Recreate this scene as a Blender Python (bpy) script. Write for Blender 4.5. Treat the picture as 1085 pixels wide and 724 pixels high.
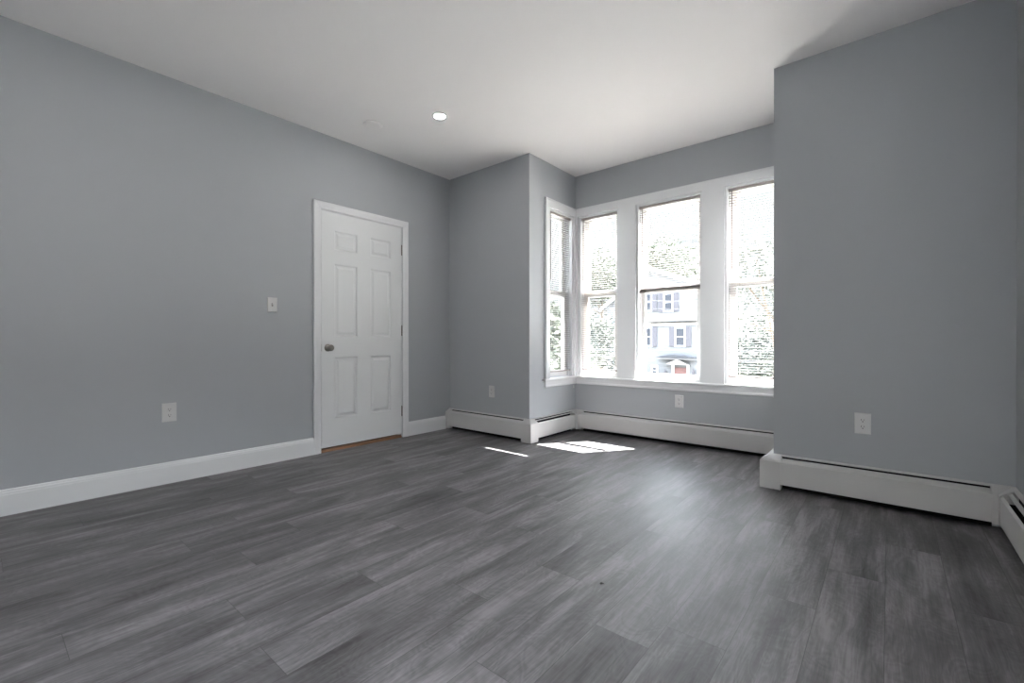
import bpy, bmesh, math, random
from mathutils import Vector, Matrix
import numpy as np

# ------------------------------------------------------------------ clear
for o in list(bpy.data.objects):
    bpy.data.objects.remove(o)
SC = bpy.context.scene
COL = SC.collection
random.seed(7)

# room measures (metres); camera stands above the origin
XL, YB, XJ, YW, YC, XC, XR, H = -3.726, 3.383, -2.615, 4.199, 3.369, -0.582, 0.49, 2.737
YR = -1.55            # rear wall, behind the camera
CAM_H = 0.954

# ------------------------------------------------------------------ camera
cam_d = bpy.data.cameras.new('camera')
cam = bpy.data.objects.new('camera', cam_d)
COL.objects.link(cam)
SC.camera = cam
f_px, th, hy, roll, pitch = 478.116, 39.911, 363.47, -0.041, -0.188
a = math.radians(th)
F = Vector((-math.sin(a), math.cos(a), 0)); R = Vector((math.cos(a), math.sin(a), 0)); U = Vector((0, 0, 1))
q = math.radians(pitch)
F2 = F*math.cos(q) + U*math.sin(q); U2 = U*math.cos(q) - F*math.sin(q)
r_ = math.radians(roll)
R3 = R*math.cos(r_) + U2*math.sin(r_); U3 = U2*math.cos(r_) - R*math.sin(r_)
M = Matrix((R3, U3, -F2)).transposed().to_4x4()
M.translation = Vector((0, 0, CAM_H))
cam.matrix_world = M
cam_d.sensor_width = 36
cam_d.lens = f_px/1085*36
cam_d.shift_y = (hy - 362)/1085
cam_d.clip_start = 0.02
cam_d.clip_end = 500

# ------------------------------------------------------------------ light
SUN_AZ = math.atan2(0.71, 1.0)          # to the right of +Y
SUN_EL = math.atan(1.20)
W = bpy.data.worlds.new('sky'); SC.world = W; W.use_nodes = True
nt = W.node_tree; nt.nodes.clear()
# bright thin overcast: brighter overhead than at the horizon
tc_ = nt.nodes.new('ShaderNodeTexCoord'); sx_ = nt.nodes.new('ShaderNodeSeparateXYZ'); nt.links.new(tc_.outputs['Generated'], sx_.inputs[0])
rp = nt.nodes.new('ShaderNodeValToRGB'); el_ = rp.color_ramp.elements
SKY = ((0.0, .053, (.97, .985, 1.0)), (.285, .062, (.95, .975, 1.0)), (.37, 1.15, (.88, .93, 1.0)), (1.0, 1.25, (.80, .88, 1.0)))
for i_, (pos, lum, c_) in enumerate(SKY):
    e_ = el_[0] if i_ == 0 else (el_[len(el_)-1] if i_ == 3 else el_.new(pos))
    e_.position = pos; e_.color = tuple(lum*q_ for q_ in c_)+(1,)
bg = nt.nodes.new('ShaderNodeBackground'); bg.inputs['Strength'].default_value = 1.0
ow = nt.nodes.new('ShaderNodeOutputWorld')
nt.links.new(sx_.outputs[2], rp.inputs[0]); nt.links.new(rp.outputs[0], bg.inputs[0]); nt.links.new(bg.outputs[0], ow.inputs[0])
sun_d = bpy.data.lights.new('sun', 'SUN'); sun = bpy.data.objects.new('sun', sun_d); COL.objects.link(sun)
sun_d.energy = 14; sun_d.angle = math.radians(0.25); sun_d.color = (1.0, 0.955, 0.91)
to_sun = Vector((math.sin(SUN_AZ)*math.cos(SUN_EL), math.cos(SUN_AZ)*math.cos(SUN_EL), math.sin(SUN_EL)))
sun.rotation_euler = to_sun.to_track_quat('Z', 'Y').to_euler()
sun.location = (6, 12, 12)

def portal(name, loc, direction, w, h):
    d = bpy.data.lights.new(name, 'AREA'); o = bpy.data.objects.new(name, d); COL.objects.link(o)
    d.shape = 'RECTANGLE'; d.size = w; d.size_y = h; d.cycles.is_portal = True
    o.location = loc; o.rotation_euler = Vector(direction).to_track_quat('-Z', 'Z').to_euler()
ZS, ZT = 0.583, 2.295                     # window opening bottom and top
zc, zh = (ZS+ZT)/2, ZT-ZS
portal('portal_window', ((-2.57-2.103)/2, 4.35, zc), (0, -1, 0), .467, zh)
portal('portal_window', (-1.6005, 4.35, zc), (0, -1, 0), .625, zh)
portal('portal_window', ((-1.097-.63)/2, 4.35, zc), (0, -1, 0), .467, zh)
portal('portal_window', (XJ-.16, 3.925, zc), (1, 0, 0), .45, zh)
portal('portal_window', (XC+.16, 3.925, zc), (-1, 0, 0), .45, zh)
REARWIN = []                 # no window in the wall behind the camera
FILLWIN = (-1.15, .10)       # unseen window added in the right-hand wall to bring in fill light
for x0, x1 in REARWIN:
    portal('portal_window', ((x0+x1)/2, YR-.16, 1.45), (0, 1, 0), x1-x0, 1.6)

portal('portal_window', (XR+.16, sum(FILLWIN)/2, 1.45), (-1, 0, 0), FILLWIN[1]-FILLWIN[0], 1.6)

SC.view_settings.view_transform = 'Standard'
SC.view_settings.look = 'None'
SC.view_settings.gamma = 1.0
SC.view_settings.use_curve_mapping = False
SC.view_settings.exposure = 4.28
SC.cycles.max_bounces = 12
SC.cycles.diffuse_bounces = 8
SC.cycles.transparent_max_bounces = 24
SC.cycles.caustics_reflective = False
SC.cycles.sample_clamp_indirect = 6.0
SC.cycles.use_denoising = True

# ------------------------------------------------------------------ materials
def srgb(r, g, b):
    f = lambda c: c/12.92 if c <= .04045 else ((c+.055)/1.055)**2.4
    return (f(r/255), f(g/255), f(b/255), 1)
def mat(name, color, rough=.5, metal=0., spec=.5, bump=0., bscale=200., var=0.):
    m = bpy.data.materials.new(name); m.use_nodes = True
    t = m.node_tree; p = t.nodes['Principled BSDF']
    p.inputs['Base Color'].default_value = color
    p.inputs['Roughness'].default_value = rough
    p.inputs['Metallic'].default_value = metal
    p.inputs['Specular IOR Level'].default_value = spec
    tc = t.nodes.new('ShaderNodeTexCoord')
    nz = t.nodes.new('ShaderNodeTexNoise'); nz.inputs['Scale'].default_value = bscale
    nz.inputs['Detail'].default_value = 3
    t.links.new(tc.outputs['Object'], nz.inputs['Vector'])
    if bump:
        b = t.nodes.new('ShaderNodeBump'); b.inputs['Strength'].default_value = bump
        b.inputs['Distance'].default_value = .001
        t.links.new(nz.outputs['Fac'], b.inputs['Height']); t.links.new(b.outputs[0], p.inputs['Normal'])
    if var:
        n2 = t.nodes.new('ShaderNodeTexNoise'); n2.inputs['Scale'].default_value = max(bscale*.02, 1.2)
        t.links.new(tc.outputs['Object'], n2.inputs['Vector'])
        mx = t.nodes.new('ShaderNodeMix'); mx.data_type = 'RGBA'
        mx.inputs['A'].default_value = tuple(c*(1-var) for c in color[:3])+(1,)
        mx.inputs['B'].default_value = tuple(min(1, c*(1+var)) for c in color[:3])+(1,)
        t.links.new(n2.outputs['Fac'], mx.inputs['Factor']); t.links.new(mx.outputs['Result'], p.inputs['Base Color'])
    return m

M_wall = mat('grey_wall_paint', (.385, .401, .420, 1), .55, bump=.06, bscale=350, spec=.35)
M_ceil = mat('white_ceiling_paint', (.85, .83, .825, 1), .8, bump=.05, bscale=300, spec=.2)
M_trim = mat('white_trim_paint', (.69, .695, .705, 1), .35, bump=.03, bscale=90)
M_door = mat('white_door_paint', (.70, .71, .715, 1), .42, bump=.08, bscale=60)
M_heat = mat('white_enamel', (.51, .505, .50, 1), .38)
M_shade = mat('recess_shade', (.012, .012, .012, 1), .8, spec=.1)  # near-black colour standing in for shade in recesses
M_fin = mat('heater_fins', (.015, .014, .013, 1), .8, spec=.1)
M_plate = mat('white_plastic', (.60, .60, .59, 1), .3)
M_slot = mat('slot_black', (.01, .01, .01, 1), .6)
M_nick = mat('satin_nickel', (.24, .225, .21, 1), .34, metal=1.)
M_wood = mat('brown_threshold', (.22, .115, .065, 1), .45, var=.35, bscale=160)
M_vinyl = mat('white_vinyl', (.82, .81, .80, 1), .4)
M_ext = mat('exterior_siding', (.55, .56, .56, 1), .8)
M_speck = mat('dark_crumb', (.02, .018, .015, 1), .8)

def glass_mat():
    m = bpy.data.materials.new('window_glass'); m.use_nodes = True
    t = m.node_tree; t.nodes.clear()
    o = t.nodes.new('ShaderNodeOutputMaterial'); tr = t.nodes.new('ShaderNodeBsdfTransparent')
    tr.inputs[0].default_value = (.93, .95, .95, 1)
    gl = t.nodes.new('ShaderNodeBsdfGlossy'); gl.inputs['Roughness'].default_value = .02
    lw = t.nodes.new('ShaderNodeLayerWeight'); lw.inputs['Blend'].default_value = .5
    pw = t.nodes.new('ShaderNodeMath'); pw.operation = 'POWER'; pw.inputs[1].default_value = 4; t.links.new(lw.outputs['Facing'], pw.inputs[0])
    fr = t.nodes.new('ShaderNodeMath'); fr.operation = 'MULTIPLY_ADD'; fr.inputs[1].default_value = .6; fr.inputs[2].default_value = .03
    t.links.new(pw.outputs[0], fr.inputs[0])
    mx = t.nodes.new('ShaderNodeMixShader')
    t.links.new(fr.outputs[0], mx.inputs[0]); t.links.new(tr.outputs[0], mx.inputs[1]); t.links.new(gl.outputs[0], mx.inputs[2])
    t.links.new(mx.outputs[0], o.inputs[0]); return m
M_glass = glass_mat()

def slat_mat():
    m = bpy.data.materials.new('blind_slat_vinyl'); m.use_nodes = True
    t = m.node_tree; p = t.nodes['Principled BSDF']; o = t.nodes['Material Output']
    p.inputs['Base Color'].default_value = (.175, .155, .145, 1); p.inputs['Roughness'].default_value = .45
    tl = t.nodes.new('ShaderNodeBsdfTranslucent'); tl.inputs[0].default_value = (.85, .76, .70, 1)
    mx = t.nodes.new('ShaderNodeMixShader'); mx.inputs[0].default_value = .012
    t.links.new(p.outputs[0], mx.inputs[1]); t.links.new(tl.outputs[0], mx.inputs[2]); t.links.new(mx.outputs[0], o.inputs[0])
    return m
M_slat = slat_mat()
M_wand = mat('clear_grey_wand', (.16, .14, .13, 1), .3)
M_rail = mat('blind_rail', (.38, .345, .325, 1), .4)

def emis_mat():
    m = bpy.data.materials.new('lamp_lens'); m.use_nodes = True
    p = m.node_tree.nodes['Principled BSDF']
    p.inputs['Base Color'].default_value = (.9, .9, .9, 1)
    p.inputs['Emission Color'].default_value = (1, .97, .95, 1); p.inputs['Emission Strength'].default_value = 12
    return m
M_lamp = emis_mat()

def floor_mat():
    m = bpy.data.materials.new('grey_vinyl_planks'); m.use_nodes = True
    t = m.node_tree; L = t.links; N = t.nodes; p = N['Principled BSDF']
    def math_(op, a, b=None, c=None):
        n = N.new('ShaderNodeMath'); n.operation = op
        for i, v in enumerate((a, b, c)):
            if v is None: continue
            if isinstance(v, (int, float)): n.inputs[i].default_value = v
            else: L.new(v, n.inputs[i])
        return n.outputs[0]
    tc = N.new('ShaderNodeTexCoord'); sp = N.new('ShaderNodeSeparateXYZ'); L.new(tc.outputs['Object'], sp.inputs[0])
    x, y = sp.outputs[0], sp.outputs[1]
    PW, PL = .187, 1.22
    k = math_('DIVIDE', math_('MULTIPLY', math_('ADD', x, .011), -1.0), PW)     # plank column, counted to the left
    kc = math_('FLOOR', k); kf = math_('FRACT', k)
    known = {0: 1.08/1.22, 1: .70/1.22, 2: .267/1.22, 3: .123/1.22, 4: .96/1.22, 5: .33/1.22, 9: .60/1.22}
    rnd = random.Random(3); offs = {}
    prev = .3
    for i in range(-4, 22):
        v = known.get(i)
        if v is None:
            v = rnd.random()
            while abs(v-prev) < .2: v = rnd.random()
        offs[i] = v; prev = v
    cr = N.new('ShaderNodeValToRGB'); cr.color_ramp.interpolation = 'CONSTANT'
    els = cr.color_ramp.elements
    fac = math_('DIVIDE', math_('ADD', kc, 4.5), 27.0)
    ks = sorted(offs)
    for j, i in enumerate(ks):
        pos = (i+4)/27.0
        e = els[j] if j < 2 else els.new(pos)
        e.position = pos; e.color = (offs[i],)*3+(1,)
    L.new(fac, cr.inputs[0])
    off = N.new('ShaderNodeSeparateColor'); L.new(cr.outputs[0], off.inputs[0])
    v = math_('SUBTRACT', math_('DIVIDE', y, PL), off.outputs[0])
    vr = math_('FLOOR', v); vf = math_('FRACT', v)
    cid = N.new('ShaderNodeCombineXYZ'); L.new(kc, cid.inputs[0]); L.new(vr, cid.inputs[1])
    wn = N.new('ShaderNodeTexWhiteNoise'); wn.noise_dimensions = '3D'; L.new(cid.outputs[0], wn.inputs['Vector'])
    wsep = N.new('ShaderNodeSeparateColor'); L.new(wn.outputs['Color'], wsep.inputs[0])
    # grain coordinates, shifted for every plank
    gx = math_('ADD', math_('MULTIPLY', x, 1.0), math_('MULTIPLY', wsep.outputs[0], 37.0))
    gy = math_('ADD', math_('MULTIPLY', y, 1.0), math_('MULTIPLY', wsep.outputs[1], 53.0))
    def noise(sx, sy, scale, detail, rough, dist=0):
        c = N.new('ShaderNodeCombineXYZ'); L.new(math_('MULTIPLY', gx, sx), c.inputs[0]); L.new(math_('MULTIPLY', gy, sy), c.inputs[1])
        n = N.new('ShaderNodeTexNoise'); n.inputs['Scale'].default_value = scale; n.inputs['Detail'].default_value = detail
        n.inputs['Roughness'].default_value = rough; n.inputs['Distortion'].default_value = dist
        L.new(c.outputs[0], n.inputs['Vector']); return n.outputs['Fac']
    broad = noise(1, .17, 11, 3, .5, .6)
    grain = noise(1, .05, 70, 6, .68, .5)
    fine = noise(1, .05, 240, 4, .65)
    chat = noise(.25, 1, 60, 2, .5)
    knot = noise(1, .42, 6.5, 2, .5, 1.4)
    # cathedral rings from the distorted knot field
    rings = math_('SINE', math_('MULTIPLY', knot, 75.0))
    val = math_('ADD', math_('MULTIPLY', math_('SUBTRACT', broad, .5), 1.45),
          math_('ADD', math_('MULTIPLY', math_('SUBTRACT', grain, .5), .95),
          math_('ADD', math_('MULTIPLY', math_('SUBTRACT', fine, .5), .42), math_('ADD', math_('MULTIPLY', rings, .05), math_('MULTIPLY', math_('SUBTRACT', chat, .5), .16)))))
    val = math_('ADD', val, math_('MULTIPLY', math_('SUBTRACT', wsep.outputs[2], .5), .22))
    val = math_('ADD', val, .5)
    ramp = N.new('ShaderNodeValToRGB'); e = ramp.color_ramp.elements
    e[0].position = .05; e[0].color = (.046, .0425, .0435, 1)
    e[1].position = .95; e[1].color = (.240, .229, .238, 1)
    mid = e.new(.5); mid.color = (.118, .1125, .1165, 1)
    L.new(val, ramp.inputs[0])
    # seams
    sx_ = math_('MULTIPLY', math_('MINIMUM', kf, math_('SUBTRACT', 1.0, kf)), PW)
    sy_ = math_('MULTIPLY', math_('MINIMUM', vf, math_('SUBTRACT', 1.0, vf)), PL)
    seam = math_('LESS_THAN', math_('MINIMUM', sx_, sy_), .0010)
    mx = N.new('ShaderNodeMix'); mx.data_type = 'RGBA'; L.new(math_('MULTIPLY', seam, .65), mx.inputs['Factor'])
    L.new(ramp.outputs[0], mx.inputs['A']); mx.inputs['B'].default_value = (.03, .03, .03, 1)
    L.new(mx.outputs['Result'], p.inputs['Base Color'])
    rr = math_('ADD', math_('MULTIPLY', grain, .12), .43)
    L.new(rr, p.inputs['Roughness']); p.inputs['Specular IOR Level'].default_value = .45
    b = N.new('ShaderNodeBump'); b.inputs['Strength'].default_value = .25; b.inputs['Distance'].default_value = .0006
    L.new(math_('SUBTRACT', math_('ADD', grain, fine), math_('MULTIPLY', seam, 1.5)), b.inputs['Height'])
    L.new(b.outputs[0], p.inputs['Normal'])
    return m
M_floor = floor_mat()

def siding_mat(name, col, pitch=.12):
    m = bpy.data.materials.new(name); m.use_nodes = True
    t = m.node_tree; p = t.nodes['Principled BSDF']; p.inputs['Roughness'].default_value = .7
    tc = t.nodes.new('ShaderNodeTexCoord'); sp = t.nodes.new('ShaderNodeSeparateXYZ'); t.links.new(tc.outputs['Object'], sp.inputs[0])
    d = t.nodes.new('ShaderNodeMath'); d.operation = 'DIVIDE'; d.inputs[1].default_value = pitch; t.links.new(sp.outputs[2], d.inputs[0])
    f = t.nodes.new('ShaderNodeMath'); f.operation = 'FRACT'; t.links.new(d.outputs[0], f.inputs[0])
    b = t.nodes.new('ShaderNodeBump'); b.inputs['Distance'].default_value = .015; b.invert = True
    t.links.new(f.outputs[0], b.inputs['Height']); t.links.new(b.outputs[0], p.inputs['Normal'])
    p.inputs['Base Color'].default_value = col
    return m

# ------------------------------------------------------------------ mesh helpers
class MB:
    def __init__(s): s.v = []; s.f = []
    def add(s, vs, fs):
        n = len(s.v); s.v += [tuple(v) for v in vs]; s.f += [tuple(i+n for i in f) for f in fs]; return s
    def box(s, x0, x1, y0, y1, z0, z1):
        x0, x1 = sorted((x0, x1)); y0, y1 = sorted((y0, y1)); z0, z1 = sorted((z0, z1))
        return s.add([(x0,y0,z0),(x1,y0,z0),(x1,y1,z0),(x0,y1,z0),(x0,y0,z1),(x1,y0,z1),(x1,y1,z1),(x0,y1,z1)],
              [(3,2,1,0),(4,5,6,7),(0,1,5,4),(1,2,6,5),(2,3,7,6),(3,0,4,7)])
    def tube(s, p0, p1, r0, r1=None, n=12):
        r1 = r0 if r1 is None else r1
        p0, p1 = Vector(p0), Vector(p1); d = (p1-p0).normalized()
        a = d.orthogonal().normalized(); b = d.cross(a)
        vs = [p0+(a*math.cos(2*math.pi*i/n)+b*math.sin(2*math.pi*i/n))*r0 for i in range(n)]
        vs += [p1+(a*math.cos(2*math.pi*i/n)+b*math.sin(2*math.pi*i/n))*r1 for i in range(n)]
        fs = [(i, (i+1) % n, n+(i+1) % n, n+i) for i in range(n)] + [tuple(range(n-1, -1, -1)), tuple(range(n, 2*n))]
        return s.add(vs, fs)
    def lathe(s, c, axis, prof, n=32):
        c = Vector(c); d = Vector(axis).normalized(); a = d.orthogonal().normalized(); b = d.cross(a)
        vs = []
        for (r, h) in prof:
            for i in range(n):
                t = 2*math.pi*i/n; vs.append(c+d*h+(a*math.cos(t)+b*math.sin(t))*max(r, 1e-5))
        fs = []
        for j in range(len(prof)-1):
            for i in range(n):
                fs.append((j*n+i, j*n+(i+1) % n, (j+1)*n+(i+1) % n, (j+1)*n+i))
        fs.append(tuple(range(n-1, -1, -1))); fs.append(tuple((len(prof)-1)*n+i for i in range(n)))
        return s.add(vs, fs)
    def sweep(s, prof, path, cap=True):
        # prof: closed loop of (d, z); path: (x, y) list, the room lies to the right of travel
        P = [Vector(p) for p in path]; rings = []
        for i, p in enumerate(P):
            ns = []
            if i > 0: e = (P[i]-P[i-1]).normalized(); ns.append(Vector((e.y, -e.x)))
            if i < len(P)-1: e = (P[i+1]-P[i]).normalized(); ns.append(Vector((e.y, -e.x)))
            m = ns[0] if len(ns) == 1 else (ns[0]+ns[1])/(1+ns[0].dot(ns[1]))
            rings.append([(p.x+m.x*d, p.y+m.y*d, z) for d, z in prof])
        k = len(prof); vs = [v for r in rings for v in r]; fs = []
        for j in range(len(P)-1):
            for i in range(k):
                fs.append((j*k+i, j*k+(i+1) % k, (j+1)*k+(i+1) % k, (j+1)*k+i))
        if cap: fs.append(tuple(range(k-1, -1, -1))); fs.append(tuple((len(P)-1)*k+i for i in range(k)))
        return s.add(vs, fs)
    def build(s, name, material, parent=None, smooth=False, bevel=0.0, off=None):
        me = bpy.data.meshes.new(name)
        o0 = Vector(parent_world(parent)) if parent else Vector((0, 0, 0))
        if off is not None: o0 = Vector(off)
        me.from_pydata([tuple(Vector(v)-o0) for v in s.v], [], s.f)
        bm = bmesh.new(); bm.from_mesh(me); bmesh.ops.recalc_face_normals(bm, faces=bm.faces); bm.to_mesh(me); bm.free()
        me.materials.append(material)
        ob = bpy.data.objects.new(name, me); COL.objects.link(ob)
        if parent: ob.parent = parent
        if off is not None and not parent: ob.location = off
        if smooth:
            for p in me.polygons: p.use_smooth = True
        if bevel:
            b = ob.modifiers.new('bevel', 'BEVEL'); b.width = bevel; b.segments = 2; b.limit_method = 'ANGLE'; b.angle_limit = math.radians(40)
        return ob
def parent_world(o):
    v = Vector((0, 0, 0))
    while o: v += Vector(o.location); o = o.parent
    return v
def tag(o, label, cat=None, group=None, kind=None):
    if label: o['label'] = label
    if cat: o['category'] = cat
    if group: o['group'] = group
    if kind: o['kind'] = kind
    return o
def thing(name, loc, label, cat=None, group=None, kind=None):
    o = bpy.data.objects.new(name, None); COL.objects.link(o); o.location = loc; o.empty_display_size = .1
    return tag(o, label, cat, group, kind)
def struct(o): o['kind'] = 'structure'; return o

def wall(name, axis, inner, outer, u0, u1, z0, z1, holes=(), m=None):
    """a wall slab between planes inner and outer across `axis`; holes are (ua, ub, za, zb)"""
    us = sorted({u0, u1, *[h[0] for h in holes], *[h[1] for h in holes]})
    zs = sorted({z0, z1, *[h[2] for h in holes], *[h[3] for h in holes]})
    def solid(i, j):
        if i < 0 or j < 0 or i >= len(us)-1 or j >= len(zs)-1: return False
        cu, cz = (us[i]+us[i+1])/2, (zs[j]+zs[j+1])/2
        return not any(h[0] < cu < h[1] and h[2] < cz < h[3] for h in holes)
    def P(p, u, z): return (p, u, z) if axis == 0 else (u, p, z)
    b = MB()
    for i in range(len(us)-1):
        for j in range(len(zs)-1):
            if not solid(i, j): continue
            a0, a1, c0, c1 = us[i], us[i+1], zs[j], zs[j+1]
            for p in (inner, outer): b.add([P(p,a0,c0),P(p,a1,c0),P(p,a1,c1),P(p,a0,c1)], [(0,1,2,3)])
            for (di, dj, e0, e1) in ((-1,0,(a0,c0),(a0,c1)),(1,0,(a1,c0),(a1,c1)),(0,-1,(a0,c0),(a1,c0)),(0,1,(a0,c1),(a1,c1))):
                if not solid(i+di, j+dj):
                    b.add([P(inner,*e0),P(inner,*e1),P(outer,*e1),P(outer,*e0)], [(0,1,2,3)])
    me_o = b.build(name, m or M_wall)
    bm = bmesh.new(); bm.from_mesh(me_o.data); bmesh.ops.remove_doubles(bm, verts=bm.verts, dist=1e-5)
    bmesh.ops.recalc_face_normals(bm, faces=bm.faces); bm.to_mesh(me_o.data); bm.free()
    return struct(me_o)

# ------------------------------------------------------------------ room shell
T = .15
fl = MB().box(XL-T, XR+T, YR-T, YB, -.12, 0).box(XJ-T, XC+T, YB, YW+.14, -.12, 0).build('floor', M_floor); struct(fl)
ce = MB().box(XL-T, XR+T, YR-T, YB+.15, H, H+.12).box(XJ-T, XC+T, YB+.15, YW+.14, H, H+.12).build('ceiling', M_ceil); struct(ce)
DY0, DY1, DZT = 1.905, 2.745, 2.090          # rough door opening
wall('wall_left', 0, XL, XL-.09, YR-T, YB+.15, 0, H, [(DY0, DY1, 0, DZT)])
wall('wall_left_backing', 0, XL-.0905, XL-T, YR-T, YB+.15, 0, H, m=M_shade)  # added dark layer, stops outdoor light leaking round the door
wall('wall_back', 1, YB, YB+.15, XL, XJ, 0, H)
WZ = (ZS-.02, ZT)
wall('wall_bay_left', 0, XJ, XJ-.14, YB+.15, YW+.14, 0, H, [(3.70, 4.15)+WZ])
wall('wall_bay_front', 1, YW, YW+.14, XJ, XC, 0, H, [(-2.57, -2.103)+WZ, (-1.913, -1.288)+WZ, (-1.097, -.627)+WZ])
wall('wall_bay_right', 0, XC, XC+.14, YC+.15, YW+.14, 0, H, [(3.70, 4.15)+WZ])
wall('wall_column', 1, YC, YC+.15, XC, XR+T, 0, H)
wall('wall_right', 0, XR, XR+T, YR-T, YC, 0, H, [FILLWIN+(.65, 2.25)])
wall('wall_rear', 1, YR, YR-T, XL, XR, 0, H, [(x0, x1, .65, 2.25) for x0, x1 in REARWIN])

# ------------------------------------------------------------------ windows
def window(n, axis, plane, sgn, u0, u1, z0=ZS, z1=ZT, storm=None):
    """double-hung window; sgn = outward sign along axis"""
    def B(b, ua, ub, da, db, za, zb):
        A, C_ = plane+sgn*da, plane+sgn*db
        return b.box(A, C_, ua, ub, za, zb) if axis == 0 else b.box(ua, ub, A, C_, za, zb)
    loc = (plane, (u0+u1)/2, z0) if axis == 0 else ((u0+u1)/2, plane, z0)
    w = thing('window_%d' % n, loc, None); w['kind'] = 'structure'
    j = .018
    b = MB(); B(b, u0, u0+j, 0, .14, z0, z1); B(b, u1-j, u1, 0, .14, z0, z1); B(b, u0+j, u1-j, 0, .14, z1-j, z1)
    B(b, u0+j, u1-j, .055, .16, z0-.02, z0+.012)
    # stops in front of the lower sash
    B(b, u0+j, u0+j+.010, .045, .060, z0, z1-j); B(b, u1-j-.010, u1-j, .045, .060, z0, z1-j)
    b.build('window_frame', M_trim, w)
    zm = z0 + .862
    iu0, iu1 = u0+j, u1-j
    SR = .045 if u1-u0 > .5 else .058
    def sash(name, da, db, za, zb, sr, tr, br):
        b = MB(); B(b, iu0, iu0+sr, da, db, za, zb); B(b, iu1-sr, iu1, da, db, za, zb)
        B(b, iu0+sr, iu1-sr, da, db, za, za+br); B(b, iu0+sr, iu1-sr, da, db, zb-tr, zb)
        s = b.build(name, M_vinyl, w, bevel=.002)
        g = MB(); B(g, iu0+sr, iu1-sr, (da+db)/2-.002, (da+db)/2+.002, za+br, zb-tr)
        gb = g.build('glass_pane', M_glass, s, off=loc)
        gb.location = (0, 0, 0)
        return s
    sash('lower_sash', .062, .092, z0+.012, zm+.040, SR, .060, .045)
    sash('upper_sash', .094, .124, zm-.012, z1-j, SR, .042, .060)
    if storm:
        b = MB(); B(b, iu0+.045, iu1-.045, .0925, .146, storm-.009, storm+.009); b.build('storm_bar', M_rail, w)  # bar stretched outward so its shadow shows in the sun patch
    return w
window(1, 0, XJ, -1, 3.70, 4.15)
window(2, 1, YW, 1, -2.57, -2.103)
window(3, 1, YW, 1, -1.913, -1.288, storm=1.136)
window(4, 1, YW, 1, -1.097, -.627)
window(5, 0, XC, 1, 3.70, 4.15)
for i, (x0, x1) in enumerate(REARWIN):
    window(6+i, 1, YR, -1, x0, x1, .65, 2.25)

window(8, 0, XR, 1, FILLWIN[0], FILLWIN[1], .65, 2.25)  # the added fill window, out of view

# casings: boards round the bay
ct = .018
HZ = 2.376
b = MB()
b.box(XJ, XC, YW-ct, YW, ZT, HZ)
b.box(XJ, XC, YW-ct-.006, YW, HZ-.012, HZ+.001)                     # back band of the head casing
b.box(XJ+ct, -2.573, YW-ct, YW, ZS, ZT)
b.box(-2.103+.003, -1.913-.003, YW-ct, YW, ZS, ZT)
b.box(-1.288+.003, -1.097-.003, YW-ct, YW, ZS, ZT)
b.box(-.630, XC-ct, YW-ct, YW, ZS, ZT)
struct(b.build('trim_1', M_trim))
for nm, X, s in (('trim_2', XJ, 1), ('trim_3', XC, -1)):
    b = MB()
    b.box(X, X+s*ct, 3.628, YW-ct-.006, ZT, HZ); b.box(X, X+s*(ct+.006), 3.6265, YW-ct-.006, HZ-.012, HZ+.001)
    b.box(X, X+s*ct, 3.628, 3.697, ZS, ZT); b.box(X, X+s*ct, 4.153, YW-ct, ZS, ZT)
    b.box(X, X+s*(ct+.006), 3.6265, 3.640, ZS, HZ-.012)
    struct(b.build(nm, M_trim))
# stool and apron
b = MB()
stool = [(0, ZS-.022), (.040, ZS-.022), (.045, ZS-.017), (.045, ZS-.006), (.040, ZS), (0, ZS)]
b.sweep(stool, [(XJ, 3.585), (XJ, YW), (XC, YW), (XC, 3.585)])
for (X, s) in ((XJ, -1), (XC, 1)): b.box(X, X+s*.060, 3.70, 4.15, ZS-.020, ZS)
for (u0, u1) in ((-2.57, -2.103), (-1.913, -1.288), (-1.097, -.627)): b.box(u0, u1, YW, YW+.060, ZS-.020, ZS)
struct(b.build('trim_4', M_trim))
b = MB()
apr = [(0, .497), (.012, .497), (.017, .503), (.017, .515), (.014, .520), (.014, ZS-.022), (0, ZS-.022)]
b.sweep(apr, [(XJ, 3.63), (XJ, YW), (XC, YW), (XC, 3.63)])
struct(b.build('trim_5', M_trim))
# rear window casings (behind the camera)
for i, (x0, x1) in enumerate(REARWIN):
    b = MB(); b.box(x0-.08, x0, YR, YR+ct, .57, 2.33).box(x1, x1+.08, YR, YR+ct, .57, 2.33)
    b.box(x0, x1, YR, YR+ct, 2.25, 2.33).box(x0, x1, YR, YR+.045, .63, .65).box(x0, x1, YR, YR+ct, .57, .63)
    struct(b.build('trim_%d' % (6+i), M_trim))

y0, y1 = FILLWIN
b = MB(); b.box(XR-ct, XR, y0-.08, y0, .57, 2.33).box(XR-ct, XR, y1, y1+.08, .57, 2.33)
b.box(XR-ct, XR, y0, y1, 2.25, 2.33).box(XR-.045, XR, y0, y1, .63, .65).box(XR-ct, XR, y0, y1, .57, .63)
struct(b.build('trim_9', M_trim))  # casing of the added fill window

# ------------------------------------------------------------------ baseboards
bb = [(0, 0), (.014, 0), (.014, .112), (.0125, .116), (.0115, .126), (.0085, .130), (.007, .139), (.003, .143), (0, .143)]
struct(MB().sweep(bb, [(XL, YR), (XL, 1.842)]).build('baseboard_left', M_trim))
struct(MB().sweep(bb, [(XL, 2.813), (XL, YB-.070)]).build('baseboard_left', M_trim))
struct(MB().sweep(bb, [(XR, YR), (XL+.014, YR)]).build('baseboard_rear', M_trim))

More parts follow.
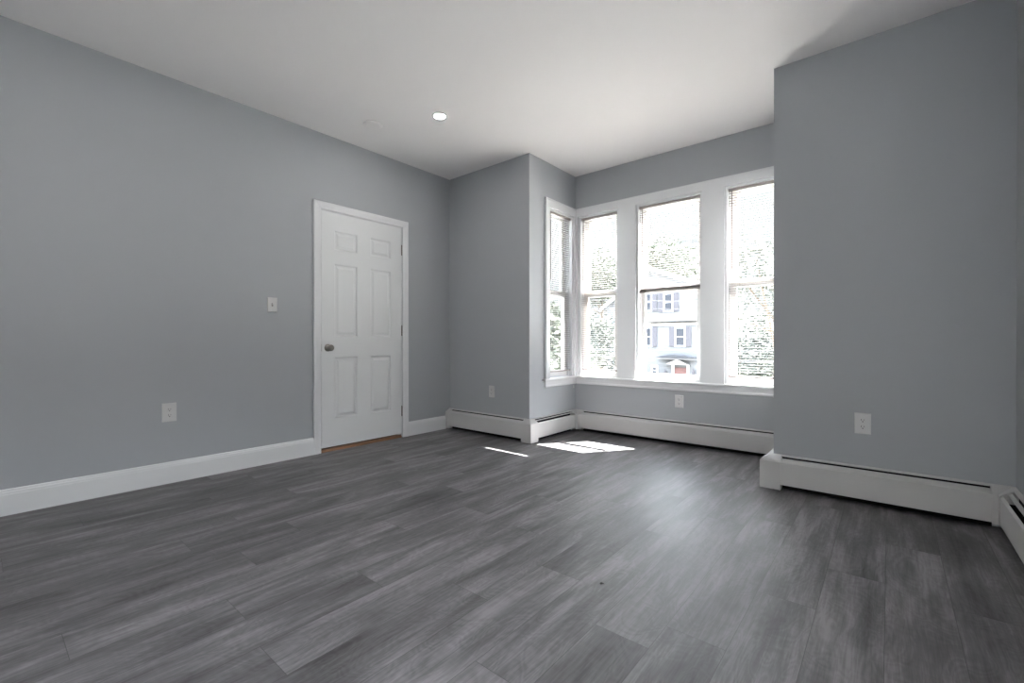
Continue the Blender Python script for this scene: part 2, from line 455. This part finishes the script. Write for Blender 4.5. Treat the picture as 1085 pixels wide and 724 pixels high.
# ------------------------------------------------------------------ door
SY0, SY1, SZ0, SZ1 = 1.9145, 2.7365, .037, 2.081
door = thing('door_1', (XL, (SY0+SY1)/2, 0), None); door['kind'] = 'structure'
py = [(2.033, 2.259), (2.392, 2.618)]
pz = [(.278, .819), (.994, 1.636), (1.755, 1.928)]
FX = XL-.002
b = MB()
ys = sorted({SY0, SY1, *[v for p in py for v in p]}); zs = sorted({SZ0, SZ1, *[v for p in pz for v in p]})
for i in range(len(ys)-1):
    for j in range(len(zs)-1):
        y0, y1, z0, z1 = ys[i], ys[i+1], zs[j], zs[j+1]
        if (y0, y1) in py and (z0, z1) in pz:
            rings = [(0, 0), (.006, -.003), (.012, -.011), (.024, -.011), (.040, -.004), (.043, -.0035)]
            vs = []
            for ins, dep in rings:
                vs += [(FX+dep, y0+ins, z0+ins), (FX+dep, y1-ins, z0+ins), (FX+dep, y1-ins, z1-ins), (FX+dep, y0+ins, z1-ins)]
            fs = [(4*r+k, 4*r+(k+1) % 4, 4*(r+1)+(k+1) % 4, 4*(r+1)+k) for r in range(len(rings)-1) for k in range(4)]
            n = 4*(len(rings)-1); fs.append((n, n+1, n+2, n+3)); b.add(vs, fs)
        else:
            b.add([(FX, y0, z0), (FX, y1, z0), (FX, y1, z1), (FX, y0, z1)], [(0, 1, 2, 3)])
BX = FX-.035
b.add([(FX,SY0,SZ0),(FX,SY1,SZ0),(FX,SY1,SZ1),(FX,SY0,SZ1),(BX,SY0,SZ0),(BX,SY1,SZ0),(BX,SY1,SZ1),(BX,SY0,SZ1)],
      [(4,5,6,7),(0,1,5,4),(1,2,6,5),(2,3,7,6),(3,0,4,7)])
slab = b.build('door_slab', M_door, door)
bm = bmesh.new(); bm.from_mesh(slab.data); bmesh.ops.remove_doubles(bm, verts=bm.verts, dist=1e-5)
bmesh.ops.recalc_face_normals(bm, faces=bm.faces); bm.to_mesh(slab.data); bm.free()
# jamb and casing
b = MB()
b.box(XL-.088, XL, DY0, DY0+.0065, 0, DZT).box(XL-.088, XL, DY1-.0065, DY1, 0, DZT).box(XL-.088, XL, DY0+.0065, DY1-.0065, DZT-.0065, DZT)
b.box(XL-.088, BX-.002, DY0+.0065, DY0+.02, 0, DZT-.0065).box(XL-.088, BX-.002, DY1-.02, DY1-.0065, 0, DZT-.0065)
b.box(XL-.088, BX-.002, DY0+.02, DY1-.02, DZT-.02, DZT-.0065)
b.build('door_jamb', M_trim, door)
b = MB()
c0, c1, cz = 1.842, 2.813, 2.151
# mitred casing: profile across its width, thicker at the outer edge
prof = [(0, 0), (0, .017), (.006, .019), (.022, .018), (.045, .012), (.060, .011), (.063, .009), (.063, 0)]   # (inward offset, proud)
rings = []
for k, (cy, czz, iy, iz) in enumerate(((c0, 0, 1, 0), (c0, cz, 1, -1), (c1, cz, -1, -1), (c1, 0, -1, 0))):
    rings.append([(XL+t_, cy+iy*w_, czz+iz*w_) for w_, t_ in prof])
K = len(prof); vs = [v for r in rings for v in r]; fs = []
for j in range(3):
    for i in range(K): fs.append((j*K+i, j*K+(i+1) % K, (j+1)*K+(i+1) % K, (j+1)*K+i))
fs += [tuple(range(K)), tuple(3*K+i for i in range(K))]
b.add(vs, fs); b.build('door_casing', M_trim, door)
b = MB(); b.sweep([(0, 0), (.006, 0), (.004, .012), (-.006, .022), (-.085, .022), (-.085, 0)], [(XL, DY0+.007), (XL, DY1-.007)])
tag(b.build('threshold', M_wood, door), 'brown stained wood threshold')
# hinges and knob
for zc_ in (1.860, 1.062, .263):
    b = MB(); b.box(XL-.001, XL+.0035, 2.7375, 2.7445, zc_-.050, zc_+.050)
    for k in range(5): b.tube((XL+.005, 2.741, zc_-.050+k*.0201), (XL+.005, 2.741, zc_-.050+k*.0201+.0190), .0066, n=14)
    b.tube((XL+.005, 2.741, zc_+.051), (XL+.005, 2.741, zc_+.055), .005, .003, n=10)
    b.build('hinge', M_nick, door, smooth=False)
kn = MB().lathe((FX, 1.973, .900), (1, 0, 0), [(.0, .0), (.032, 0), (.032, .004), (.028, .009), (.016, .012), (.012, .020), (.012, .030), (.018, .036), (.0255, .043), (.028, .052), (.0265, .060), (.020, .066), (.010, .068), (.0, .068)], 36)
kno = kn.build('door_knob', M_nick, door, smooth=True)
kb = MB().tube((FX+.0675, 1.973, .900), (FX+.070, 1.973, .900), .006, n=16).build('lock_button', M_nick, kno, off=(XL, (SY0+SY1)/2, 0)); kb.location = (0, 0, 0)
MB().box(FX+.0006, FX+.0024, SY0+.0002, SY0+.002, .87, .93).build('latch_plate', M_nick, door)

# ------------------------------------------------------------------ baseboard heaters
HD = .066
P_back = [(0, .2075), (.0015, .2075), (.0015, .2140), (.0165, .2110), (.0165, .2080), (.0180, .2080), (.0180, .2125), (.002, .2180), (0, .2180)]
P_damp_shut = [(.0240, .1975), (.0570, .1845), (.0575, .1865), (.0245, .1995)]
P_damp_open = [(.0250, .1990), (.0430, .1960), (.0432, .1982), (.0252, .2012)]
P_front_shut = [(.0570, .1855), (.0645, .1780), (.0645, .0400), (.058, .038), (.058, .036), (HD, .0385), (HD, .1790), (.0580, .1872)]
P_front_open = [(.0560, .1800), (.0620, .1740), (.0645, .1720), (.0645, .0400), (.058, .038), (.058, .036), (HD, .0385), (HD, .1735), (.0560, .1825)]
def cover_prof(ext, zb):
    e = ext
    return [(0, zb), (HD+e, zb), (HD+e, .1800), (.0590, .1895), (.022, .2120), (.002, .2190), (0, .2190)]
def heater(name, path, label, shut=True, start=None, end=None):
    """path: two points; start/end: None, 'cap' or a corner path for the cover"""
    p0, p1 = Vector(path[0]), Vector(path[1]); e = (p1-p0).normalized(); L_ = (p1-p0).length
    h = thing(name, (p0.x, p0.y, 0), label, 'baseboard heater')
    n = Vector((e.y, -e.x))
    MB().sweep(P_back, path).build('back_panel', M_heat, h)
    MB().sweep([(0, .0), (.0030, .0), (.0030, .2070), (0, .2070)], path).build('shade_liner', M_shade, h)  # dark sheet painting the shade in the slot and under the panel
    MB().sweep(P_damp_shut if shut else P_damp_open, path).build('damper', M_heat, h)
    MB().sweep(P_front_shut if shut else P_front_open, path).build('front_panel', M_heat, h)
    # finned tube
    b = MB(); c0_ = p0+n*.032; c1_ = p1+n*.032
    b.tube((c0_.x, c0_.y, .115), (c1_.x, c1_.y, .115), .011, n=10)
    k = int(L_/.012)
    for i in range(1, k):
        c = p0+e*(i*L_/k)
        for s_ in (1,):
            q0, q1 = c+n*.008, c+n*.056
            b.add([(q0.x, q0.y, .075), (q1.x, q1.y, .075), (q1.x, q1.y, .150), (q0.x, q0.y, .150)], [(0, 1, 2, 3)])
    b.build('heating_element', M_fin, h)
    return h
def cover(h, name, path, ext=.0025, zb=.003, notch=None):
    o = MB().sweep(cover_prof(ext, zb), path).build(name, M_heat, h, bevel=.0015)
    return o
cvx = .050
h1 = heater('baseboard_heater', [(XL+.040, YB), (XJ-cvx+.004, YB)], 'white hot-water baseboard heater along the short wall beside the door')
cover(h1, 'end_cap', [(XL, YB), (XL+.045, YB)], zb=.006)
cover(h1, 'corner_cover', [(XJ-cvx, YB), (XJ, YB), (XJ, YB+cvx)])
h2 = heater('baseboard_heater', [(XJ, YB+cvx-.004), (XJ, YW-.100)], 'short white baseboard heater under the narrow side window of the bay', shut=False)
h3 = heater('baseboard_heater', [(XJ+.100, YW), (XC-.100, YW)], 'long white baseboard heater under the three front bay windows')
cover(h3, 'corner_cover', [(XJ, YW-.108), (XJ, YW), (XJ+.108, YW)], zb=.020)
cover(h3, 'corner_cover', [(XC-.108, YW), (XC, YW), (XC, YW-.108)], zb=.020)
h4 = heater('baseboard_heater', [(XC, YW-.100), (XC, YC+cvx-.004)], 'short white baseboard heater on the hidden right side of the bay, behind the projecting wall', shut=False)
h5 = heater('baseboard_heater', [(XC+cvx-.004, YC), (XR-.084, YC)], 'white baseboard heater below the dark grey wall right of the windows')
cover(h5, 'corner_cover', [(XC, YC+cvx), (XC, YC), (XC+cvx, YC)])
cover(h5, 'corner_cover', [(XR-.090, YC), (XR, YC), (XR, YC-.090)], zb=.030)
h6 = heater('baseboard_heater', [(XR, YC-.084), (XR, 1.2)], 'white baseboard heater running along the right-hand wall towards the viewer', shut=False)
cover(h6, 'end_cap', [(XR, 1.24), (XR, 1.19)], zb=.006)

# ------------------------------------------------------------------ outlets and switch (built facing -Y, origin at the wall)
def outlet(loc, rz, w, h, label):
    t = thing('wall_outlet', (0, 0, 0), label, 'outlet')
    b = MB(); e = .003
    b.add([(-w/2,0,-h/2),(w/2,0,-h/2),(w/2,0,h/2),(-w/2,0,h/2),(-w/2,-.003,-h/2),(w/2,-.003,-h/2),(w/2,-.003,h/2),(-w/2,-.003,h/2),
           (-w/2+e,-.006,-h/2+e),(w/2-e,-.006,-h/2+e),(w/2-e,-.006,h/2-e),(-w/2+e,-.006,h/2-e)],
          [(0,1,2,3),(0,1,5,4),(1,2,6,5),(2,3,7,6),(3,0,4,7),(4,5,9,8),(5,6,10,9),(6,7,11,10),(7,4,8,11),(8,9,10,11)])
    b.build('cover_plate', M_plate, t)
    for s in (-1, 1):
        z = s*.0195; n = 24; vs = []
        for dpt in (-.005, -.0078):
            for i in range(n):
                a_ = 2*math.pi*i/n; vs.append((.0172*math.cos(a_), dpt, z+max(-.0135, min(.0135, .0172*math.sin(a_)))))
        fs = [(i, (i+1) % n, n+(i+1) % n, n+i) for i in range(n)]+[tuple(range(n, 2*n))]
        rc = MB().add(vs, fs).build('receptacle', M_plate, t)
        b = MB(); b.box(-.0078, -.0052, -.0083, -.0070, z-.001, z+.0075).box(.0052, .0076, -.0083, -.0070, z-.000, z+.0065)
        b.tube((0, -.0083, z-.0078), (0, -.0070, z-.0078), .0030, n=12)
        b.build('slots', M_slot, rc)
    MB().tube((0, -.0075, 0), (0, -.005, 0), .0028, n=12).build('screw', M_plate, t)
    t.location = loc; t.rotation_euler = (0, 0, rz); return t
PI = math.pi
outlet((XL, .850, .477), PI/2, .080, .125, 'white duplex outlet low on the long left wall, left of the door')
outlet((-3.097, YB, .445), 0, .075, .118, 'small white outlet on the short wall between the door corner and the bay')
outlet((-1.4925, YW, .397), 0, .078, .116, 'white outlet under the window sill of the bay, above the heater')
outlet((-.120, YC, .468), 0, .078, .123, 'white duplex outlet on the dark grey wall right of the windows')
t = thing('light_switch', (0, 0, 0), 'white toggle light switch on the left wall beside the door', 'light switch')
w, h = .074, .114; e = .003
MB().add([(-w/2,0,-h/2),(w/2,0,-h/2),(w/2,0,h/2),(-w/2,0,h/2),(-w/2,-.003,-h/2),(w/2,-.003,-h/2),(w/2,-.003,h/2),(-w/2,-.003,h/2),
           (-w/2+e,-.006,-h/2+e),(w/2-e,-.006,-h/2+e),(w/2-e,-.006,h/2-e),(-w/2+e,-.006,h/2-e)],
          [(0,1,2,3),(0,1,5,4),(1,2,6,5),(2,3,7,6),(3,0,4,7),(4,5,9,8),(5,6,10,9),(6,7,11,10),(7,4,8,11),(8,9,10,11)]).build('cover_plate', M_plate, t)
MB().box(-.0055, .0055, -.0072, -.005, -.012, .012).build('toggle_frame', M_wand, t)
MB().add([(-.0038,-.006,-.004),(.0038,-.006,-.004),(.0038,-.006,.006),(-.0038,-.006,.006),(-.003,-.017,.004),(.003,-.017,.004),(.003,-.016,.010),(-.003,-.016,.010)],
         [(0,1,5,4),(1,2,6,5),(2,3,7,6),(3,0,4,7),(4,5,6,7)]).build('toggle', M_plate, t)
for z in (-.030, .030): MB().tube((0, -.0072, z), (0, -.005, z), .0026, n=10).build('screw', M_plate, t)
t.location = (XL, 1.512, 1.244); t.rotation_euler = (0, 0, PI/2)

# ------------------------------------------------------------------ ceiling lamp and round cover
LAMP_W = 0.07
def recessed(x, y, label):
    t = thing('recessed_light', (x, y, H), label, 'ceiling light')
    MB().lathe((x, y, H), (0, 0, -1), [(.040, -.0005), (.062, -.0005), (.063, .003), (.058, .006), (.043, .007), (.039, .004)], 48).build('trim_ring', M_plate, t, smooth=True)
    MB().lathe((x, y, H), (0, 0, -1), [(.0, .003), (.040, .003), (.039, .0065), (.028, .0075), (.0, .008)], 48).build('lens', M_lamp, t)
    d = bpy.data.lights.new('lamp_light', 'AREA'); o = bpy.data.objects.new('lamp_light', d); COL.objects.link(o)
    d.shape = 'DISK'; d.size = .075; d.energy = LAMP_W; d.color = (1, .95, .90); o.parent = t; o.location = (0, 0, -.010)
recessed(-2.728, 2.374, 'lit round recessed ceiling light near the bay')
recessed(-2.35, .40, 'added recessed fill light over the left side of the room, out of view')  # this and the next three are unseen lamps added to brighten the room
recessed(-.95, .40, 'added recessed fill light over the middle of the room, out of view')
recessed(-2.35, -.85, 'added recessed fill light at the rear left, out of view')
recessed(-.95, -.85, 'added recessed fill light at the rear right, out of view')
MB().lathe((0, 0, 0), (0, 0, -1), [(.076, .0), (.076, .006), (.072, .010), (.060, .012), (.058, .0135), (.0, .0145)], 48).build('ceiling_cover', M_ceil, off=None)
cv = bpy.data.objects['ceiling_cover']; cv.location = (-3.258, 2.115, H)
tag(cv, 'blank white round cover plate on the ceiling above the door', 'ceiling cover')

# ------------------------------------------------------------------ blinds
def blind(axis, plane, sgn, u0, u1, zb, wand_u, label, stack=0, stripe_gap=0, tassel=False, ztop=ZT-.018, n_l=2):
    """zb: underside of the bottom rail"""
    u0 += .021; u1 -= .021; dc = .029
    def Pt(u, d, z): return (plane+sgn*d, u, z) if axis == 0 else (u, plane+sgn*d, z)
    def B(b, ua, ub, da, db, za, zb_):
        A, C_ = plane+sgn*da, plane+sgn*db
        return b.box(A, C_, ua, ub, za, zb_) if axis == 0 else b.box(ua, ub, A, C_, za, zb_)
    t = thing('venetian_blind', Pt((u0+u1)/2, dc, zb), label, 'blind')
    b = MB(); B(b, u0, u1, dc-.013, dc+.013, ztop-.027, ztop-.001)
    hr = b.build('headrail', M_rail, t, bevel=.002)
    b = MB(); B(b, u0+.002, u1-.002, dc-.0125, dc+.0125, zb, zb+.016); b.build('bottom_rail', M_rail, t, bevel=.003)
    SW, SP, n = .0250, .0212, 4
    b = MB(); zlist = []
    zlo = zb+.016+stack*.0028
    for k in range(stack): zlist.append(zb+.018+k*.0028)
    z = ztop-.042
    while z > zlo+.012: zlist.append(z); z -= SP
    if stripe_gap:          # two slats moved down, opening a gap for a thin sun stripe
        zlist.sort(); k0 = min(range(len(zlist)), key=lambda k: abs(zlist[k]-stripe_gap))
        zlist[k0] = zlist[k0-1]+.006; zlist[k0+1] = zlist[k0-1]+.012
    rr = random.Random(len(label))
    for z in zlist:
        tl = math.radians(3)+rr.uniform(-.02, .02); vs = []
        for side in (0, 1):
            for i in range(n+1):
                s = i/n-.5; cr = .0022*(1-4*s*s); dd = s*SW*math.cos(tl); zz = z+s*SW*math.sin(tl)+cr-side*.0005
                for u in (u0+.003, u1-.003): vs.append(Pt(u, dc+dd, zz))
        m_ = 2*(n+1); fs = []
        for i in range(n):
            fs.append((2*i, 2*i+1, 2*i+3, 2*i+2)); fs.append((m_+2*i, m_+2*i+1, m_+2*i+3, m_+2*i+2))
        fs.append((0, 1, m_+1, m_)); fs.append((2*n, 2*n+1, m_+2*n+1, m_+2*n))
        for e_ in (0, 1):
            fs.append(tuple([2*i+e_ for i in range(n+1)]+[m_+2*i+e_ for i in range(n, -1, -1)]))
        b.add(vs, fs)
    b.build('slats', M_slat, t)
    for k in range(n_l):
        u = u0+.09+(u1-u0-.18)*k/(n_l-1)
        b = MB()
        for d in (dc-.0135, dc+.0135): b.tube(Pt(u, d, zb+.01), Pt(u, d, ztop-.027), .0006, n=5)
        b.build('ladder_cord', M_rail, t)
        b = MB(); B(b, u-.006, u+.006, dc-.0165, dc-.012, ztop-.030, ztop-.012); b.build('ladder_clip', M_rail, t)
    wd = MB().tube(Pt(wand_u, dc-.020, ztop-.030), Pt(wand_u, dc-.022, ztop-.70), .0042, n=6).build('tilt_wand', M_wand, t)
    MB().tube(Pt(wand_u, dc-.013, ztop-.020), Pt(wand_u, dc-.020, ztop-.034), .003, n=6).build('wand_hook', M_wand, t)
    if tassel:
        u = u1-.05
        b = MB()
        b.tube(Pt(u, dc-.020, ztop-.03), Pt(u, dc-.020, ZS+.03), .0008, n=5)
        b.tube(Pt(u, dc-.020, ZS+.03), Pt(u, -.052, ZS+.006), .0008, n=5)
        b.tube(Pt(u, -.052, ZS+.006), Pt(u, -.052, .49), .0008, n=5)
        c = b.build('lift_cord', M_plate, t)
        o = MB().tube(Pt(u, -.052, .492), Pt(u, -.052, .462), .0035, .0065, n=10).build('tassel', M_plate, c, off=parent_world(t)); o.location = (0, 0, 0)
    return t
blind(0, XJ, -1, 3.70, 4.15, .640, 3.745, 'white venetian blind, fully lowered, in the narrow side window at the left of the bay', tassel=True)
blind(1, YW, 1, -2.57, -2.103, .645, -2.520, 'lowered venetian blind in the leftmost of the three front windows')
blind(1, YW, 1, -1.913, -1.288, 1.428, -1.855, 'venetian blind raised halfway in the wide middle window', stack=8, stripe_gap=1.86)
blind(1, YW, 1, -1.097, -.627, .640, -1.045, 'lowered venetian blind in the right front window, partly behind the projecting wall')
blind(0, XC, 1, 3.70, 4.15, .640, 4.105, 'lowered venetian blind in the hidden right side window of the bay')

# crumb on the floor
b = MB(); b.lathe((0, 0, .0), (0, 0, 1), [(.003, 0), (.0055, .001), (.0045, .004), (.001, .006)], 7); b.lathe((.006, .004, 0), (0, 0, 1), [(.002, 0), (.003, .001), (.001, .003)], 6)
o = b.build('crumb', M_speck); o.location = (-.868, 1.583, 0); o.scale = (1.0, 1.3, 1)
tag(o, 'tiny dark crumb lying on the bare floor planks in front', 'crumb')

# ------------------------------------------------------------------ outside
GZ = -3.6
M_grass = mat('lawn', (.20, .20, .19, 1), .9, var=.3, bscale=60)
M_road = mat('asphalt', (.22, .22, .22, 1), .9, var=.2, bscale=60)
M_side = siding_mat('white_siding', (.118, .121, .130, 1))
M_side2 = siding_mat('cream_siding', (.20, .195, .19, 1))
M_shut = mat('grey_shutter', (.060, .057, .068, 1), .6)
M_roof = mat('grey_shingle', (.10, .10, .105, 1), .9, var=.2, bscale=120)
M_pane = mat('dark_pane', (.035, .038, .048, 1), .3)
M_red = mat('red_paint', (.095, .042, .040, 1), .5)
M_wire = mat('wire_black', (.03, .03, .035, 1), .6)
M_leaf = mat('green_leaves', (.052, .059, .041, 1), .8, var=.3, bscale=30)
M_leaf2 = mat('dark_green_leaves', (.038, .043, .033, 1), .8, var=.5, bscale=30)
M_bark = mat('bark', (.10, .075, .055, 1), .9, var=.4, bscale=60)
g = MB().box(-90, 60, 4.6, 140, GZ-.2, GZ).build('ground', M_grass); tag(struct(g), None)
g = MB().box(-90, 60, 13, 21, GZ, GZ+.02).build('street', M_road); struct(g)

def house(name, x0, x1, y0, y1, ze, zp, label, wallm, wins, xm=None, zr=None):
    t = thing(name, (x0, y0, GZ), label, 'house')
    xm = (x0+x1)/2 if xm is None else xm
    zr = ze if zr is None else zr
    MB().add([(x0,y0,GZ),(x1,y0,GZ),(x1,y0,zr),(xm,y0,zp),(x0,y0,ze),(x0,y1,GZ),(x1,y1,GZ),(x1,y1,zr),(xm,y1,zp),(x0,y1,ze)],
             [(0,1,2,3,4),(5,6,7,8,9),(0,1,6,5),(1,2,7,6),(0,4,9,5),(2,3,8,7),(3,4,9,8)]).build('walls', wallm, t)
    ov = .45
    rake = ((x0-ov, ze-(zp-ze)/(xm-x0)*ov), (x1+ov, zr-(zp-zr)/(x1-xm)*ov))
    b = MB()
    for xe, zee in rake:
        b.add([(xm,y0-.35,zp+.02),(xe,y0-.35,zee+.02),(xe,y1+.3,zee+.02),(xm,y1+.3,zp+.02),(xm,y0-.35,zp+.22),(xe,y0-.35,zee+.18),(xe,y1+.3,zee+.18),(xm,y1+.3,zp+.22)],
              [(0,1,2,3),(4,5,6,7),(0,1,5,4),(1,2,6,5),(2,3,7,6),(3,0,4,7)])
    b.build('roof', M_roof, t)
    b = MB()
    for xe, zee in rake:
        b.add([(xm,y0-.40,zp-.12),(xe,y0-.40,zee-.12),(xe,y0-.352,zee-.12),(xm,y0-.352,zp-.12),(xm,y0-.40,zp+.22),(xe,y0-.40,zee+.18),(xe,y0-.352,zee+.18),(xm,y0-.352,zp+.22)],
              [(0,1,2,3),(4,5,6,7),(0,1,5,4),(1,2,6,5),(2,3,7,6),(3,0,4,7)])
    b.build('fascia', M_trim, t)
    for (wx0, wx1, z0, z1, sl, sr) in wins:
        b = MB(); b.box(wx0-.12, wx1+.12, y0-.06, y0+.01, z0-.12, z1+.15)
        w_ = b.build('window', M_trim, t)
        zm_ = (z0+z1)/2
        p_ = MB().box(wx0, wx1, y0-.075, y0-.055, z0, zm_-.03).box(wx0, wx1, y0-.075, y0-.055, zm_+.03, z1).build('pane', M_pane, w_, off=parent_world(t)); p_.location = (0, 0, 0)
        for fl_, xa in ((sl, wx0-.12-.42), (sr, wx1+.12+.02)):
            if fl_: MB().box(xa, xa+.40, y0-.07, y0+.01, z0-.10, z1+.10).build('shutter', M_shut, t)
    return t
def px(u, v, Y):
    d = F2+R3*((u-542.5)/f_px)+U3*((hy-v)/f_px); k = Y/d.y
    return d.x*k, CAM_H+d.z*k
Y1 = 36.0
def W1(ua, ub, va, vb, sl, sr):
    uc, vc = (ua+ub)/2, (va+vb)/2
    xa, xb = px(ua, vc, Y1)[0], px(ub, vc, Y1)[0]; return (xa, xb, px(uc, vb, Y1)[1], px(uc, va, Y1)[1], sl, sr)
hx0 = px(643, 340, Y1)[0]; xp, zp = px(690, 286, Y1); ze = px(643, 325, Y1)[1]
hA = house('gabled_house', hx0, px(758, 310, Y1)[0], Y1, Y1+11, ze, zp, 'tall white gabled house with grey shutters across the street, seen through the middle window', M_side,
      [W1(704.5, 712, 312, 329, 1, 1), W1(683, 689.5, 312, 329, 1, 1), W1(716.5, 725, 348, 366, 1, 1), W1(683.5, 689.5, 348, 366, 1, 1),
       W1(691.5, 695.5, 389, 396, 0, 0), W1(652, 660, 348, 366, 1, 1), W1(652, 660, 389, 405, 0, 0)], xm=xp, zr=px(758, 306, Y1)[1])
b = MB(); x0_, z_ = px(660, 344, Y1)
b.box(hx0, px(758, 344, Y1)[0], Y1-.10, Y1, px(715, 345, Y1)[1], px(715, 343.3, Y1)[1]); b.build('belt_course', M_trim, hA)
# door hood, red door, wall lanterns, porch awning
x0_, z0_ = px(714.5, 397.5, Y1); x1_, z1_ = px(728, 390, Y1)
MB().box(x0_, x1_, Y1-.06, Y1, GZ+.3, z1_).build('front_door', M_red, hA)
xa, za = px(707, 386, Y1); xb, zb_ = px(732, 384, Y1)
MB().box(x0_-.18, x0_, Y1-.10, Y1, GZ+.3, za).box(x1_, x1_+.18, Y1-.10, Y1, GZ+.3, za).build('door_surround', M_trim, hA)
xm_ = (xa+xb)/2
MB().add([(xa,Y1-.5,za),(xb,Y1-.5,za),(xm_,Y1-.5,za+.45),(xa,Y1,za),(xb,Y1,za),(xm_,Y1,za+.45)], [(0,1,2),(3,4,5),(0,1,4,3),(1,2,5,4),(2,0,3,5)]).build('door_hood', M_side2, hA)
for u_ in (705.5, 735.5):
    xl, zl = px(u_, 395, Y1); MB().box(xl-.09, xl+.09, Y1-.25, Y1, zl-.15, zl+.12).tube((xl, Y1-.12, zl+.12), (xl, Y1-.12, zl+.30), .09, .02, n=8).build('wall_lantern', M_shut, hA)
# curved dark canopy above the hood
b = MB(); n = 16; xc0, zc0 = px(698.5, 378.3, Y1); xc1, _ = px(739, 378.3, Y1); vs = []
for yy in (Y1-.7, Y1):
    for i in range(n+1):
        s_ = i/n; vs.append((xc0+(xc1-xc0)*s_, yy, zc0+.20*math.sin(math.pi*s_)))
    for i in range(n+1):
        s_ = i/n; vs.append((xc0+(xc1-xc0)*s_, yy, zc0-.02))
k = 2*(n+1); fs = []
for o_ in (0, k):
    fs += [(o_+i, o_+i+1, o_+n+2+i, o_+n+1+i) for i in range(n)]
fs += [(i, i+1, k+i+1, k+i) for i in range(n)]+[(n+1+i, n+2+i, k+n+2+i, k+n+1+i) for i in range(n)]
b.add(vs, fs).build('porch_canopy', M_pane, hA)

Y2 = 52.0
def px2(u, v): return px(u, v, Y2)
hb1 = px2(796.5, 350)[0]; hb0 = hb1-8.4; zeB = px2(796, 337)[1]
def W2(ua, ub, va, vb):
    uc = (ua+ub)/2; return (px2(ua, 360)[0], px2(ub, 360)[0], px2(uc, vb)[1], px2(uc, va)[1], 0, 0)
hB = house('gabled_house', hb0, hb1, Y2, Y2+10, zeB, zeB+2.6, 'pale house with small windows down the street, seen through the right front window', M_side2,
      [W2(785, 788, 348, 356), W2(785, 788, 362, 370), W2(785, 788, 386, 394), W2(774, 777, 348, 356), W2(774, 777, 386, 394)])
b = MB()

# trees
def tree(loc, blobs, trunk_h, nleaf, size, material, label, seed):
    rr = random.Random(seed); t = thing('tree', loc, label, 'tree', 'trees outside the bay windows')
    X, Y, Z = loc
    b = MB(); b.tube((X, Y, Z), (X+.1, Y, Z+trunk_h), .028*trunk_h, .012*trunk_h, n=10)
    for (bx, by, bz, br) in blobs:
        b.tube((X+.1, Y, Z+trunk_h*rr.uniform(.7, 1)), (X+bx, Y+by, Z+bz), .010*trunk_h, .003*trunk_h, n=6)
    b.build('trunk', M_bark, t)
    vs = []; fs = []
    tot = sum(q_[3]**2 for q_ in blobs)
    for (bx, by, bz, br) in blobs:
        for _ in range(int(nleaf*br*br/tot)):
            d = Vector((rr.gauss(0, 1), rr.gauss(0, 1), rr.gauss(0, 1))).normalized()
            rad = br*rr.uniform(.35, 1.05)*(1+.18*math.sin(5*d.x+3*d.z)+.12*math.sin(9*d.y+7*d.z))
            c = Vector((X+bx, Y+by, Z+bz))+Vector((d.x*rad, d.y*rad, d.z*rad*.85))
            a1 = Vector((rr.gauss(0, 1), rr.gauss(0, 1), rr.gauss(0, .6))).normalized(); b1 = a1.orthogonal().normalized()
            s1 = size*rr.uniform(.6, 1.3); s2 = s1*.55; n_ = len(vs)
            vs += [c-a1*s1, c-b1*s2, c+a1*s1, c+b1*s2]; fs.append((n_, n_+1, n_+2, n_+3))
    MB().add(vs, fs).build('foliage', material, t)
    return t
def tree_at(u, v_top, v_mid, Y, r, label, seed, material, nleaf=5000, size=.16, extra=()):
    x, zt = px(u, v_top, Y); zm_ = px(u, v_mid, Y)[1]
    Hc = zm_-GZ; rr = random.Random(seed)
    bl = [(0, 0, Hc, r)]
    for k in range(7):
        an = k*2*math.pi/7; bl.append((math.cos(an)*r*.75, math.sin(an)*r*.7, Hc+rr.uniform(-.6, .45)*r, r*rr.uniform(.42, .62)))
    bl.append((0, 0, zt-GZ-r*.45, r*.5))
    bl += list(extra)
    return tree((x, Y, GZ), bl, Hc*.8, nleaf, size, material, label, seed)
tree_at(637, 264, 300, 48, 3.7, 'bright green leafy tree behind the white house, seen through the left front window', 1, M_leaf, 9000, .20)
tree_at(624, 330, 365, 30, 2.4, 'dark green bushy tree left of the white house, low in the left front window', 2, M_leaf2, 8000, .12)
tree_at(706, 249, 290, 62, 5.2, 'broad pale green tree rising above the roof in the middle window', 3, M_leaf, 9000, .22)
tree_at(738, 262, 300, 76, 5.0, 'second tree above the roof at the right of the middle window', 4, M_leaf, 7000, .22)
tree_at(822, 262, 300, 17, 1.9, 'near tree with sparse branches at the right edge of the right window', 5, M_leaf2, 3200, .08)
tree_at(818, 330, 372, 32, 2.9, 'dark dense tree low in the right front window beside the pale house', 6, M_leaf2, 9000, .14)
tree_at(583, 318, 362, 17, 1.6, 'green tree seen low through the narrow side window', 8, M_leaf, 8000, .15)
tree_at(600, 335, 370, 38, 3.0, 'dark green tree behind, seen low between the side window and the left front window', 9, M_leaf2, 8000, .15)

# overhead wires along the street
for i, (yy, v0, v1, rad) in enumerate(((22.0, 319, 319.5, .022), (22.6, 327.5, 327.5, .018), (21.5, 371.5, 372, .016), (23.0, 379.5, 381.5, .022))):
    xa, za = px(686, v0, yy); xb, zb_ = px(739, v1, yy)
    sl = (zb_-za)/(xb-xa); b = MB(); prev = None
    for k in range(25):
        x = -34+k*2.2; z = za+sl*(x-xa)+.0016*(x-xa)*(x-xb)
        if prev: b.tube(prev, (x, yy, z), rad, n=6)
        prev = (x, yy, z)
    tag(b.build('overhead_wire', M_wire), ['highest overhead wire crossing in front of the white house', 'second overhead wire from the top, just below the highest one',
        'thin third overhead wire crossing above the red front door', 'lowest overhead wire, sloping past the door hood'][i], 'wire', 'overhead street wires')
